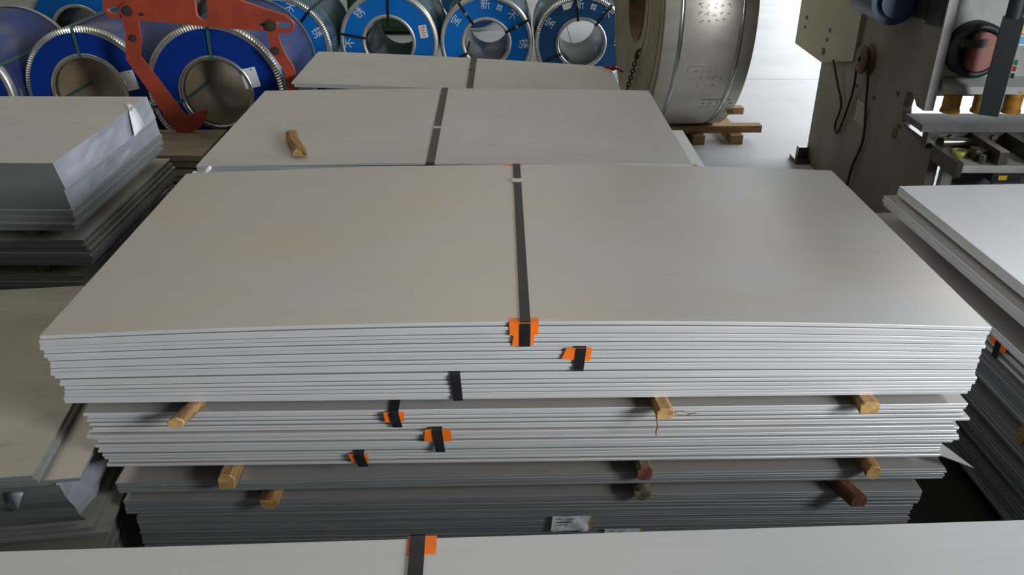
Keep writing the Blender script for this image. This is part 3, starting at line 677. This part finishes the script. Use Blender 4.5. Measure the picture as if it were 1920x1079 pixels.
def coil(label, x, y, R, rin, W, face, wrap, rim, core, strapm, straps=(), letters=None, group=None, teeth=True, inner_strap=True, simple=False, z=None):
    """coil lying on its side, axis along y, front face at y"""
    z = R if z is None else z
    th = thing('steel_coil', label, 'steel coil', (x, y, z - R), 0, group); c = (0, 0, R)
    n = 72
    MB().lathe([(R - .004, .03), (R, .045), (R, W - .045), (R - .004, W - .03)], 'y', c, n).build('outer_wrap', wrap, th)
    MB().lathe([(rin, .0), (rin - .006, .02), (rin - .006, W - .02), (rin, W)], 'y', c, n).build('core', core, th)
    rw = R * .085
    MB().lathe([(rin, .004), (R - rw * .6, .004), (R - rw * .6, .0), (rin, .0)], 'y', c, n, closed=True, smooth=False).build('face_cover', face, th)
    MB().lathe([(rin, W - .004), (R - .01, W - .004), (R - .01, W), (rin, W)], 'y', c, n, closed=True, smooth=False).build('face_cover', face, th)
    # crimped outer rim
    b = MB(); nt_ = 150 if teeth else 72; vs = []; am = .0045 if teeth else .0
    for k in range(nt_ * 2):
        t = PI * k / nt_; ct, s_ = math.cos(t), math.sin(t); d = -am if k % 2 else am
        if not teeth: d = 0
        for (r, a) in ((R - rw, -.003), (R - rw * .95, -.008 + d * .4), (R - .012, -.006 + d), (R + .004, .012), (R + .004, .055)):
            vs.append((r * ct, a, R + r * s_))
    m_ = 5; N = nt_ * 2
    b.add(vs, [(k * m_ + j, k * m_ + j + 1, ((k + 1) % N) * m_ + j + 1, ((k + 1) % N) * m_ + j) for k in range(N) for j in range(m_ - 1)], 0, not teeth)
    b.build('outer_rim', rim, th)
    MB().lathe([(R + .004, W - .055), (R + .004, W), (R - rw, W + .006)], 'y', c, n).build('outer_rim', rim, th)
    MB().lathe([(rin + R * .055, -.002), (rin + R * .05, -.010), (rin, -.010), (rin - .010, .0), (rin - .010, .05)], 'y', c, n).build('inner_rim', rim, th)
    if simple: return th
    for a in straps:
        t = math.radians(a); dx, dz = math.sin(t), math.cos(t); px_, pz_ = dz, -dx; hw = .013
        path = [(rin - .014, .5 * W), (rin - .014, -.004), (rin, -.015), (R - .03, -.015), (R + .009, -.004), (R + .009, W), (rin, W + .012)]
        b = MB(); vs = []
        for (r, aa) in path:
            for s_ in (-hw, hw): vs.append((dx * r + px_ * s_, aa, R + dz * r + pz_ * s_))
        vs2 = []
        for (r, aa) in [(rin - .016, .5 * W), (rin - .016, -.006), (rin - .001, -.017), (R - .029, -.017), (R + .011, -.005), (R + .011, W), (rin, W + .014)]:
            for s_ in (-hw, hw): vs2.append((dx * r + px_ * s_, aa, R + dz * r + pz_ * s_))
        L_ = len(path)
        b.add(vs + vs2, [(2 * i, 2 * i + 1, 2 * i + 3, 2 * i + 2) for i in range(L_ - 1)] + [(2 * L_ + 2 * i, 2 * L_ + 2 * i + 2, 2 * L_ + 2 * i + 3, 2 * L_ + 2 * i + 1) for i in range(L_ - 1)]
              + [(2 * i, 2 * i + 2, 2 * L_ + 2 * i + 2, 2 * L_ + 2 * i) for i in range(L_ - 1)] + [(2 * i + 1, 2 * L_ + 2 * i + 1, 2 * L_ + 2 * i + 3, 2 * i + 3) for i in range(L_ - 1)])
        so_ = b.build('strap', strapm, th)
        if strapm is STRAP_NAVY and a in (-35, 62):
            rr = rin + (R - rin) * .5
            MB().box(-.018, .018, -.0195, -.0165, -.014, .014, T=Matrix.Translation((dx * rr, 0, R + dz * rr)) @ Matrix.Rotation(t, 4, 'Y')).build('clip', CLIP, so_)
    if letters is not None:
        for chx, off in (('宝', -75), ('新', -22), (None, 0), ('不', 23), ('锈', 70)):
            t = math.radians(letters + off); rr = (R - rw + rin + .03) / 2 * 1.08
            me = TXT[chx] if chx else EMB
            o = bpy.data.objects.new('lettering' if chx else 'emblem', me); COL.objects.link(o); o.parent = th
            o.matrix_local = Matrix.Translation((math.sin(t) * rr, -.0025, R + math.cos(t) * rr)) @ Matrix.Rotation(t, 4, 'Y') @ Matrix.Rotation(PI / 2, 4, 'X')
    return th
def coil_label(th, R, x, z, w, h, rot, mark=None):
    T = Matrix.Translation((x, 0, R + z)) @ Matrix.Rotation(rot, 4, 'Y')
    o = MB().box(-w / 2, w / 2, -.004, -.002, -h / 2, h / 2, T=T).build('paper_label', PAPER, th)
    MB().cyl(T @ Vector((w * .2, -.0055, h * .40)), T @ Vector((w * .2, -.003, h * .40)), .006, 8).build('pin', INK, o)
    if mark:
        for i in range(4):
            MB().box(-w * .3, w * (.3 - .12 * (i % 2)), -.0052, -.0042, h * (.26 - .2 * i), h * (.26 - .2 * i) + h * .06, T=T).build('print_line', mark, o)

# light blue row
GL = None
coil('light blue steel coil half hidden behind the red lifting tong', -2.41, 8.964, .53, .275, 1.15, BLUE_LIGHT, WRAP_TEAL, RIM, CORE_DARK, STRAP_NAVY, (42, -70, 150), -3)
cA = coil('light blue steel coil with a red-printed sticker and sideways characters', -1.331, 9.34, .525, .262, 1.2, BLUE_LIGHT, WRAP_TEAL, RIM_PALE, CORE_DARK, STRAP_NAVY, (2, -80, 128), -114, teeth=False)
coil_label(cA, .525, .375, .115, .085, .135, -.18, RED_INK)
coil('light blue steel coil with two clipped straps, between sticker coil and shaded coil', -.286, 9.44, .502, .245, 1.2, BLUE_LIGHT, WRAP_TEAL, RIM_PALE, CORE_DARK, STRAP_NAVY, (-35, 62, -118), 21, teeth=False)
cC = coil('light blue coil with shade put into its dark front, beside the huge bare coil', .742, 9.43, .502, .25, 1.2, BLUE_SHADED, WRAP_TEAL, RIM, CORE_DARK, STRAP_NAVY, (-10, 38, -118), 17)
MB().add([(-.22, -.003, .905), (-.10, -.003, .945), (-.125, -.003, .87), (-.20, -.003, .845), (-.22, -.005, .905), (-.10, -.005, .945), (-.125, -.005, .87), (-.20, -.005, .845)],
         [(0, 1, 2, 3), (7, 6, 5, 4), (0, 4, 5, 1), (1, 5, 6, 2), (2, 6, 7, 3), (3, 7, 4, 0)]).build('torn_paper', PAPER, cC)
# deep blue row
c3 = coil('deep blue steel coil inside the red lifting tong', -2.478, 7.08, .575, .285, 1.25, BLUE_DEEP, WRAP_BLUE, RIM, CORE_TAN, STRAP_GREEN, (1, -102, 140))
coil_label(c3, .575, .30, .13, .13, .165, -.2)
c2 = coil('deep blue steel coil just outside the red tong arm', -3.605, 7.22, .543, .30, 1.25, BLUE_DEEP, WRAP_BLUE, RIM, CORE_TAN, STRAP_GREEN, (-3, -105, 140))
coil_label(c2, .543, .35, .10, .13, .165, -.2)
c1 = coil('deep blue steel coil farthest from the red tong, label on its flank', -4.70, 7.05, .535, .29, 1.25, BLUE_DEEP, WRAP_BLUE, RIM_PALE, CORE_TAN, STRAP_GREEN, (60, -60, 180), teeth=False)
coil_label(c1, .535, .34, .10, .13, .165, -.2)
# farther coils glimpsed behind
coil('far teal coil behind the deep blue row', -4.75, 9.6, .56, .28, 1.2, BLUE_LIGHT, WRAP_TEAL, RIM, CORE_DARK, STRAP_NAVY, simple=True, teeth=False)
coil('far teal coil behind the tong and light blue row', -3.55, 10.6, .54, .28, 1.2, BLUE_LIGHT, WRAP_TEAL, RIM, CORE_DARK, STRAP_NAVY, simple=True, teeth=False)
coil('far dark coil seen through the bore of the clipped coil', -.55, 12.6, .52, .26, 1.2, BLUE_SHADED, WRAP_TEAL, RIM, CORE_DARK, STRAP_NAVY, simple=True, teeth=False)
coil('far teal coil peeping between shaded coil and bare coil', 1.80, 10.75, .56, .26, 1.2, BLUE_LIGHT, WRAP_TEAL, RIM, CORE_DARK, STRAP_NAVY, simple=True, teeth=False)
gc = thing('cabinet', 'dark green cabinet seen through the bore of the sticker coil', 'cabinet', (-1.75, 12.3, 0))
MB().box(-.55, .55, 0, .6, .06, 1.1).build('body', GREEN_DARK, gc)
MB().box(-.50, -.01, -.02, -.001, .12, 1.04).build('door', GREEN_DARK, gc); MB().box(.01, .50, -.02, -.001, .12, 1.04).build('door', GREEN_DARK, gc)
for sx in (-.48, .40): MB().box(sx, sx + .08, .05, .55, 0, .06).build('foot', IRON, gc)

# huge bare coil, axis nearly along x
BX, BR, BW, BZ = (1.47, 7.90), 1.06, .74, .122
bc = thing('bare_steel_coil', 'huge bare brownish steel coil standing on pallet timbers', 'steel coil', (BX[0], BX[1], BZ), .075)
cc = (0, 0, BR)
o_ = MB(); n = 96
o_.lathe([(BR - .006, -BW / 2), (BR, -BW / 2 + .006), (BR, BW / 2 - .006), (BR - .006, BW / 2)], 'x', cc, n)
o_.build('outer_wrap', COIL_BARE, bc)
sd = MB()
rr = .33
prof = []
nw = 22
for i in range(nw):          # wound layers, each a hair proud or shy of its neighbours
    a = rr + (BR - .006 - rr) * i / nw; b_ = rr + (BR - .006 - rr) * (i + 1) / nw; off = random.uniform(-.004, .004)
    prof += [(a, -BW / 2 + off), (b_, -BW / 2 + off)]
sd.lathe(prof, 'x', cc, n, smooth=False)
sd.lathe([(rr, BW / 2), (BR - .006, BW / 2)], 'x', cc, n, smooth=False)
sd.build('wound_side', COIL_SIDE, bc)
MB().lathe([(rr, -BW / 2 - .004), (rr - .004, -BW / 2 + .01), (rr - .004, BW / 2 - .01), (rr, BW / 2)], 'x', cc, n).build('bore', RUST_SHADE, bc)  # bore coloured dark to stand in for the shade inside the hole
for xx in (-.235, .245):
    MB().lathe([(BR - .002, xx - .018), (BR + .003, xx - .018), (BR + .003, xx + .018), (BR - .002, xx + .018)], 'x', cc, n).build('band', RIM, bc)
# faint handwritten markings, drawn as thin ink strokes lying on the shell
mk = MB()
def ink(xa, ang0, xb, ang1, wd=.004):
    N_ = 5
    vs = []
    for i in range(N_):
        t = i / (N_ - 1); x = xa + (xb - xa) * t; a = math.radians(ang0 + (ang1 - ang0) * t)
        d = Vector((xb - xa, 0, (ang1 - ang0) * BR * PI / 180)); d = d.normalized() if d.length else Vector((1, 0, 0)); nx, na = -d.z * wd, d.x * wd / BR
        for s_ in (-1, 1):
            aa = a + s_ * na; r_ = BR + .0012
            vs.append((x + s_ * nx, -math.cos(aa) * r_, BR + math.sin(aa) * r_))
    mk.add(vs, [(2 * i, 2 * i + 1, 2 * i + 3, 2 * i + 2) for i in range(N_ - 1)])
rnd = random.Random(3)
for row, (a0, x0_, cnt) in enumerate(((-20, -.15, 5), (-24, -.10, 5), (-28, -.10, 4), (-40, .06, 5), (-43, .05, 4), (8, -.12, 5), (5, -.12, 5), (2, -.10, 4))):
    for i in range(cnt):
        xa = x0_ + i * .058
        for q in range(2):
            ink(xa + rnd.uniform(0, .03), a0 + rnd.uniform(-1, 1), xa + rnd.uniform(.01, .042), a0 + rnd.uniform(-1.2, 1.2), .0022)
ink(-.15, -18, .05, -18.3, .002); ink(.05, -37.5, .30, -37.8, .003)
mk.build('handwriting', mat('ink_faded', (0.16, 0.14, 0.12), .7), bc, fix=False)['kind'] = 'stuff'
MB().box(.33, BW / 2 + .004, -.735, -.70, .255, .335).build('paper_label', KRAFT, bc)

# pallet timbers under the huge coil
pal = thing('pallet', 'rough timber cradle under the huge bare coil', 'pallet', (BX[0], BX[1], 0), .05)
for yy in (-.34, .24):
    MB().box(-.45, .80, yy, yy + .10, .085, .150).build('beam', WOOD_PALLET, pal)
for xx in (-.30, .15, .50):
    MB().box(xx, xx + .11, -.42, .42, 0, .085).build('bearer', WOOD_PALLET, pal)

# rusty chain hooked in the bore of the huge coil
cn = thing('lifting_chain', 'rusty chain with a hook hanging on the flank of the huge bare coil', 'chain', (1.09, 7.58, 0), 0)
top = Vector((0, 0, .775)); bot = Vector((-.025, .27, .43))
nl = 10; dirv = (bot - top).normalized()
side = Vector((0, 1, 0)); sid2 = dirv.cross(side).normalized()
for i in range(nl):
    c_ = top + (bot - top) * (i / (nl - 1)); a_ = side if i % 2 else sid2
    pts = []
    for k in range(14):
        t = 2 * PI * k / 14
        pts.append(c_ + dirv * (math.cos(t) * .030) + a_ * (math.sin(t) * .017))
    MB().tube(pts, .0065, 6, closed=True).build('link', CHAIN, cn)
hp = [top + Vector((0, 0, -.02)), top + Vector((-.005, 0, .02)), top + Vector((.01, 0, .055)), top + Vector((.045, 0, .065)), top + Vector((.075, 0, .045)), top + Vector((.07, 0, .01))]
MB().tube(spline(hp, 5), .013, 8).build('hook', CHAIN, cn)

# boards under the tong foot
BO = (-2.70, 6.30)
for i, (dx, dy, w_, lb) in enumerate(((0, 0, .72, 'lowest'), (.05, .02, .70, 'second'), (-.03, -.01, .66, 'third'), (.02, .03, .62, 'fourth'), (.0, 0.0, .60, 'topmost'))):
    o = tag(MB().box(-w_ / 2, w_ / 2, 0, .66, 0, .045).build('board', [mat('board_brown', (.30, .25, .18), .75, 0, var=.25, scale=(5, 20, 5))]),
            '%s dusty brown board of the small pile under the red tong foot' % lb, 'board')
    o.location = (BO[0] + dx, BO[1] + dy, .012 + i * .060); o.rotation_euler = (0, 0, .04 * (i % 3 - 1))
    if i < 5:
        for yy in (.06, .56):
            s_ = tag(MB().box(-w_ / 2 + .04, w_ / 2 - .04, yy, yy + .04, 0, .0155 if i else .012).build('spacer_batten', WOOD_GREY),
                     'thin batten between the boards under the red tong foot', 'batten', 'battens in the board pile')
            s_.location = (BO[0] + dx, BO[1] + dy, (i * .060 - .0035) if i else 0); s_.rotation_euler = o.rotation_euler

# ------------------------------------------------------------------ red lifting tong (upright plane just in front of the deep blue coil)
TY = 6.92
K = TY / 7.0
tg = thing('lifting_tong', 'red steel lifting tong with two hinged arms straddling a deep blue coil', 'lifting tong', (-2.5, TY, .312), 0)
def TP(x, zz): return (x * K + 2.5, CAM_H + (zz - CAM_H) * K - .312)
def ring_plate(outer, holes, y0, y1):
    """plate with holes, via a filled 2-D curve extruded along y"""
    cu = bpy.data.curves.new('plate', 'CURVE'); cu.dimensions = '2D'; cu.fill_mode = 'BOTH'; cu.extrude = (y1 - y0) / 2
    for poly in [outer] + holes:
        sp = cu.splines.new('POLY'); sp.points.add(len(poly) - 1); sp.use_cyclic_u = True
        for p, q in zip(sp.points, poly): p.co = (q[0], q[1], 0, 1)
    o = bpy.data.objects.new('p', cu); COL.objects.link(o)
    dg = bpy.context.evaluated_depsgraph_get(); dg.update()
    me = bpy.data.meshes.new_from_object(o.evaluated_get(dg)); bpy.data.objects.remove(o)
    me.transform(Matrix.Translation((0, (y0 + y1) / 2, 0)) @ Matrix.Rotation(PI / 2, 4, 'X'))
    return me
def slot(cx, cz, L_, r, ang):
    pts = []
    for s_, a0 in ((1, -PI / 2), (-1, PI / 2)):
        for k in range(7):
            t = a0 + PI * k / 6
            pts.append((s_ * (L_ / 2 - r) + r * math.cos(t), r * math.sin(t)))
    return [(cx + x * math.cos(ang) - z_ * math.sin(ang), cz + x * math.sin(ang) + z_ * math.cos(ang)) for x, z_ in pts]
beam = [TP(*p) for p in ((-3.222, 1.345), (-3.235, 1.26), (-3.195, 1.205), (-2.985, 1.190), (-2.56, 1.150), (-2.32, 1.125), (-1.955, 1.105), (-1.80, 1.088), (-1.752, 1.105), (-1.742, 1.165), (-1.80, 1.225),
                         (-1.95, 1.270), (-2.20, 1.360), (-2.22, 1.50), (-2.70, 1.545), (-2.78, 1.43), (-3.05, 1.42))]
holes = [slot(*TP(-3.125, 1.262), .16, .028, -.08), slot(*TP(-1.835, 1.150), .14, .026, -.09), slot(*TP(-2.455, 1.32), .26, .048, PI / 2 - .05)]
me = ring_plate(beam, holes, -.022, .022); me.materials.clear(); me.materials.append(RED_PAINT)
o = bpy.data.objects.new('beam', me); COL.objects.link(o); o.parent = tg
def arm(pts, y0, y1, nm='arm'):
    return MB().prism([TP(*p) for p in pts], 'y', y0, y1).build(nm, RED_PAINT, tg)
armL = arm([(-3.09, 1.30), (-3.045, 1.325), (-2.99, 1.30), (-2.965, 1.17), (-2.975, 1.03), (-3.005, .91), (-2.86, .66), (-2.74, .44), (-2.70, .415), (-2.545, .475), (-2.545, .44), (-2.60, .335), (-2.70, .272), (-2.815, .272), (-2.87, .33), (-2.99, .62), (-3.125, .885), (-3.105, 1.0), (-3.085, 1.1)], -.045, -.023)
armR = arm([(-1.965, 1.18), (-1.92, 1.205), (-1.875, 1.185), (-1.865, 1.03), (-1.835, .93), (-1.775, .82), (-1.765, .60), (-1.80, .42), (-1.86, .30), (-1.98, .272), (-2.09, .272), (-2.16, .34), (-2.13, .46), (-2.08, .48), (-1.98, .42), (-1.90, .45), (-1.85, .62), (-1.86, .80), (-1.92, .90), (-1.955, .95), (-1.945, 1.02)], -.045, -.023)
for (x, zz, r_) in ((-3.037, 1.262, .036), (-1.921, 1.150, .038), (-3.035, 1.052, .026), (-1.912, .955, .030)):
    cx, cz = TP(x, zz)
    bo = MB().cyl((cx, -.052, cz), (cx, .05, cz), r_ * 1.15, 20).build('washer', BOLT, tg)
    MB().cyl((cx, -.066, cz), (cx, -.052, cz), r_ * .75, 6).build('bolt_head', BOLT, bo)
for (x, zz) in ((-2.94, 1.232), (-1.995, 1.155)):
    cx, cz = TP(x, zz)
    MB().box(cx - .018, cx + .018, -.0235, -.022, cz - .010, cz + .010).build('paint_mark', MOTOR_BLUE, tg)

# ------------------------------------------------------------------ shearing machine
mc = thing('shearing_machine', 'large grey-olive plate shearing machine with yellow hold-down cylinders', 'machine', (2.55, 4.7, 0))
def m(*a): return (a[0] - 2.55, a[1] - 2.55, a[2] - 4.7, a[3] - 4.7, a[4], a[5])
side = [(7.1, 0), (7.1, 2.25), (5.2, 2.25), (5.2, .985), (5.30, .985), (5.40, 1.05), (5.47, 1.03), (5.49, .93), (5.45, .84), (5.36, .815), (4.98, .80), (4.98, 0)]
sf = MB().prism([(a - 4.7, c) for a, c in side], 'x', 0, .06, 0).build('side_frame', MACH_SIDE, mc)
MB().prism([(a - 4.7, c) for a, c in side], 'x', 2.75, 2.81, 0).build('side_frame', MACH_SIDE, mc)
MB().box(*m(2.551, 2.609, 5.196, 5.1995, .985, 2.25)).build('lit_front_edge', MACH_LIGHT, mc)  # lit front of the side frame, its brightness put into a lighter colour
MB().box(*m(2.43, 2.55, 6.98, 7.16, 0, .035)).box(*m(2.46, 2.55, 7.04, 7.10, .035, .13)).build('foot_bracket', IRON, mc)
cab = [(7.76, .86), (7.02, .86), (6.38, 1.02), (6.38, 2.0), (7.76, 2.0)]
cbx = MB().prism([(a - 4.7, c) for a, c in cab], 'x', -.03, -.001, 0).build('control_cabinet', MACH_BOX, mc)
for (yy, zz, s_) in ((7.55, 1.12, .03), (6.95, 1.13, .028), (6.98, 1.05, .026), (6.98 + .04, .95, .05), (7.55, 1.04, .02)):
    MB().box(-.036, -.03, yy - 4.7 - s_ / 2, yy - 4.7 + s_ / 2, zz - s_ / 2, zz + s_ / 2).build('knob', MACH_DARK, cbx)
MB().cyl((-.13, 5.62 - 4.7, 1.57), (-.13, 6.05 - 4.7, 1.57), .15, 24).build('motor', MOTOR_BLUE, mc)
MB().cyl((-.13, 5.58 - 4.7, 1.57), (-.13, 5.62 - 4.7, 1.57), .10, 24).build('motor_cap', MOTOR_BLUE, mc)
MB().box(-.11, 0, 5.72 - 4.7, 5.95 - 4.7, 1.64, 1.74).build('motor_bracket', IRON, mc)
for (y0, y1) in ((5.22, 5.42), (5.435, 5.65)):
    MB().prism([(y0 - 4.7, 1.49), (y1 - 4.7, 1.47), (y1 - 4.7, 2.0), (y0 - 4.7, 2.0)], 'x', -.008, -.001).build('vent_panel', MACH_DARK, mc)
re_ = MB().lathe([(.02, -.075), (.095, -.07), (.105, -.055), (.08, -.04), (.08, -.02), (.105, -.008), (.105, -.001), (.02, -.001)], 'x', (0, 6.15 - 4.7, 1.085), 28).build('cable_reel', RUST_SHADE, mc)
MB().tube(spline([(-.05, 6.72 - 4.7, .95), (-.03, 6.60 - 4.7, .80), (-.02, 6.47 - 4.7, .66), (-.02, 6.52 - 4.7, .50), (-.02, 6.46 - 4.7, .44), (-.02, 6.38 - 4.7, .56), (-.03, 6.27 - 4.7, .85), (-.06, 6.24 - 4.7, 1.08)]), .009, 8).build('cable', CABLE, mc)
MB().tube(spline([(-.04, 6.05 - 4.7, 1.05), (-.02, 6.02 - 4.7, .80), (-.02, 5.95 - 4.7, .55), (-.02, 6.05 - 4.7, .30), (-.05, 6.0 - 4.7, .02)]), .010, 8).build('cable', CABLE, mc)
MB().box(-.004, -.001, 6.0 - 4.7, 6.22 - 4.7, .62, .78).build('patch_plate', MACH_BOX, mc)
for (yy, zz) in ((5.48, .80), (5.60, .985), (5.95, .86), (6.3, .86)):
    MB().box(-.006, -.001, yy - 4.72, yy - 4.68, zz - .012, zz + .012).build('dark_spot', RUST_SHADE, mc)
MB().cyl((-.002, 5.52 - 4.7, .74), (.03, 5.52 - 4.7, .74), .04, 16).build('pivot_hole', RUST_SHADE, mc)
# upper beam
MB().box(*m(2.612, 5.30, 5.25, 5.33, 1.15, 2.25)).build('upper_beam', MACH_LIGHT, mc)
MB().prism([(5.12 - 4.7, 1.11), (5.25 - 4.7, 1.11), (5.33 - 4.7, 1.15), (5.25 - 4.7, 1.19), (5.14 - 4.7, 1.15)], 'x', .075, 2.74).build('clamp_ledge', MACH_LIGHT, mc)
# flange on the beam
fx, fz = 2.775 - 2.55, 1.36
fl_ = MB().lathe([(.165, .548), (.165, .46), (.15, .44), (.125, .44), (.12, .50), (.02, .50)], 'y', (fx, 0, fz), 36).build('flange', MACH_DARK, mc)
MB().prism([(fx + .115 * math.cos(t), fz + .115 * math.sin(t)) for t in [(-.65 * PI + 1.3 * PI * k / 16) for k in range(17)]], 'y', .43, .499).build('flange_face', FLANGE_RED, fl_)
MB().box(fx - .13, fx + .02, .41, .44, fz + .03, fz + .075).build('flange_lever', IRON, fl_)
# hold-down cylinders
for i in range(12):
    cx = 2.70 + .187 * i - 2.55
    hc = MB().cyl((cx, .475, 1.0), (cx, .475, 1.125), .052, 20).build('hold_down_cylinder', YELLOW, mc)
    MB().cyl((cx, .475, .985), (cx, .475, 1.004), .058, 20).build('cylinder_foot', YELLOW, hc)
MB().box(*m(2.64, 5.30, 5.36, 5.385, 1.035, 1.16)).build('glare_panel', IRON, mc)  # dark panel added behind the cylinders to cut glare under the beam
# blade beam, table, arms
MB().box(*m(2.48, 5.30, 5.02, 5.28, .905, .945)).build('blade_beam', mat('iron_dull', (0.10, 0.10, 0.095), .7, .1, var=.3, scale=(9, 9, 9)), mc)
MB().box(*m(2.53, 5.25, 5.03, 5.10, .80, .905)).build('blade_holder', IRON, mc)
for i in range(14):
    MB().cyl((.12 + .13 * i, .31, .87), (.12 + .13 * i, .335, .87), .020, 6).build('bolt', BOLT, mc)
tb = MB().prism([(4.69 - 4.7, .765), (5.36 - 4.7, .765), (5.36 - 4.7, .81), (4.69 - 4.7, .81)], 'x', .04, 2.74).build('table', MACH_LIGHT, mc)
MB().box(*m(2.552, 2.588, 4.66, 5.42, .745, .835)).build('table_side', IRON, mc)
for x0 in (2.78, 2.995):
    a_ = MB().box(*m(x0, x0 + .055, 4.66, 5.10, .825, .90)).build('support_arm', IRON, mc)
    MB().box(*m(x0 + .002, x0 + .053, 4.665, 5.10, .90, .903)).build('worn_top', IRON_BRIGHT, a_)
MB().cyl((.51, .20, .865), (2.7, .20, .865), .034, 18).build('roller', IRON_BRIGHT, mc)
MB().cyl((.51, .08, .855), (2.7, .08, .855), .020, 18).build('rod', IRON_BRIGHT, mc)
MB().cyl((.06, .30, .85), (.24, .30, .85), .026, 16).build('rod', IRON_BRIGHT, mc)
MB().lathe([(.028, 0), (.045, 0), (.045, .035), (.028, .035)], 'z', (.105, .16, .811), 20, closed=True).build('collar', OLIVE, mc)
MB().box(*m(2.70, 2.77, 4.76, 4.84, .811, .875)).build('clamp_block', IRON, mc)
MB().cyl((.175, .02, .811), (.175, .02, .862), .018, 6).build('clamp_bolt', IRON_BRIGHT, mc)
MB().box(*m(2.62, 2.70, 4.84, 4.90, .811, .84)).build('clamp_block', IRON_BRIGHT, mc)
# under the table
MB().box(*m(2.70, 5.25, 4.95, 4.975, .0, .762)).build('lower_panel', MACH_PANEL, mc)
MB().box(*m(2.625, 2.69, 4.93, 4.98, .0, .762)).build('leg_strip', MACH_LIGHT, mc)
sn = MB().box(*m(2.80, 2.97, 4.71, 4.80, .70, .764)).build('limit_switch', MACH_DARK, mc)
MB().box(*m(2.835, 2.885, 4.704, 4.709, .715, .742)).build('switch_plate', YELLOW_BRIGHT, sn)
MB().cyl((.29, .06, .70), (.27, .10, .40), .006, 8).build('switch_rod', IRON_BRIGHT, sn)
# pendant control box
pd = MB().box(-.052, .052, -.05, .05, 1.055, 1.60, T=Matrix.Translation((.235, .20, 0)) @ Matrix.Rotation(-.45, 4, 'Z')).build('pendant', MACH_DARK, mc)
T_ = Matrix.Translation((.235, .20, 0)) @ Matrix.Rotation(-.45, 4, 'Z')
MB().box(.0525, .056, -.05, .055, 1.07, 1.60, T=T_).build('pendant_side', MACH_LIGHT, pd)
MB().cyl(T_ @ Vector((0, 0, 1.60)), T_ @ Vector((0, 0, 2.3)), .045, 18).build('hanger_pole', MACH_DARK, pd)
for (zz, mt) in ((1.36, BTN_GREEN), (1.325, BTN_RED), (1.285, MACH_DARK)):
    MB().cyl(T_ @ Vector((.056, .0, zz)), T_ @ Vector((.079, .0, zz)), .014, 12).build('button', mt, pd)
# safety sticker on the beam
sk = MB().box(*m(2.985, 3.32, 5.245, 5.2495, 1.375, 1.545)).build('safety_sticker', PAPER, mc)
for (z0_, z1_, mt) in ((1.52, 1.543, BAND_RED), (1.445, 1.475, BAND_YEL), (1.437, 1.445, BAND_RED), (1.385, 1.43, BAND_BLUE)):
    MB().box(*m(2.99, 3.315, 5.242, 5.2449, z0_, z1_)).build('sticker_band', mt, sk)
for i in range(4):
    MB().cyl((.475 + .07 * i, .5415, 1.498), (.475 + .07 * i, .5449, 1.498), .015, 12).build('sticker_symbol', RED_INK if i % 2 == 0 else INK, sk)
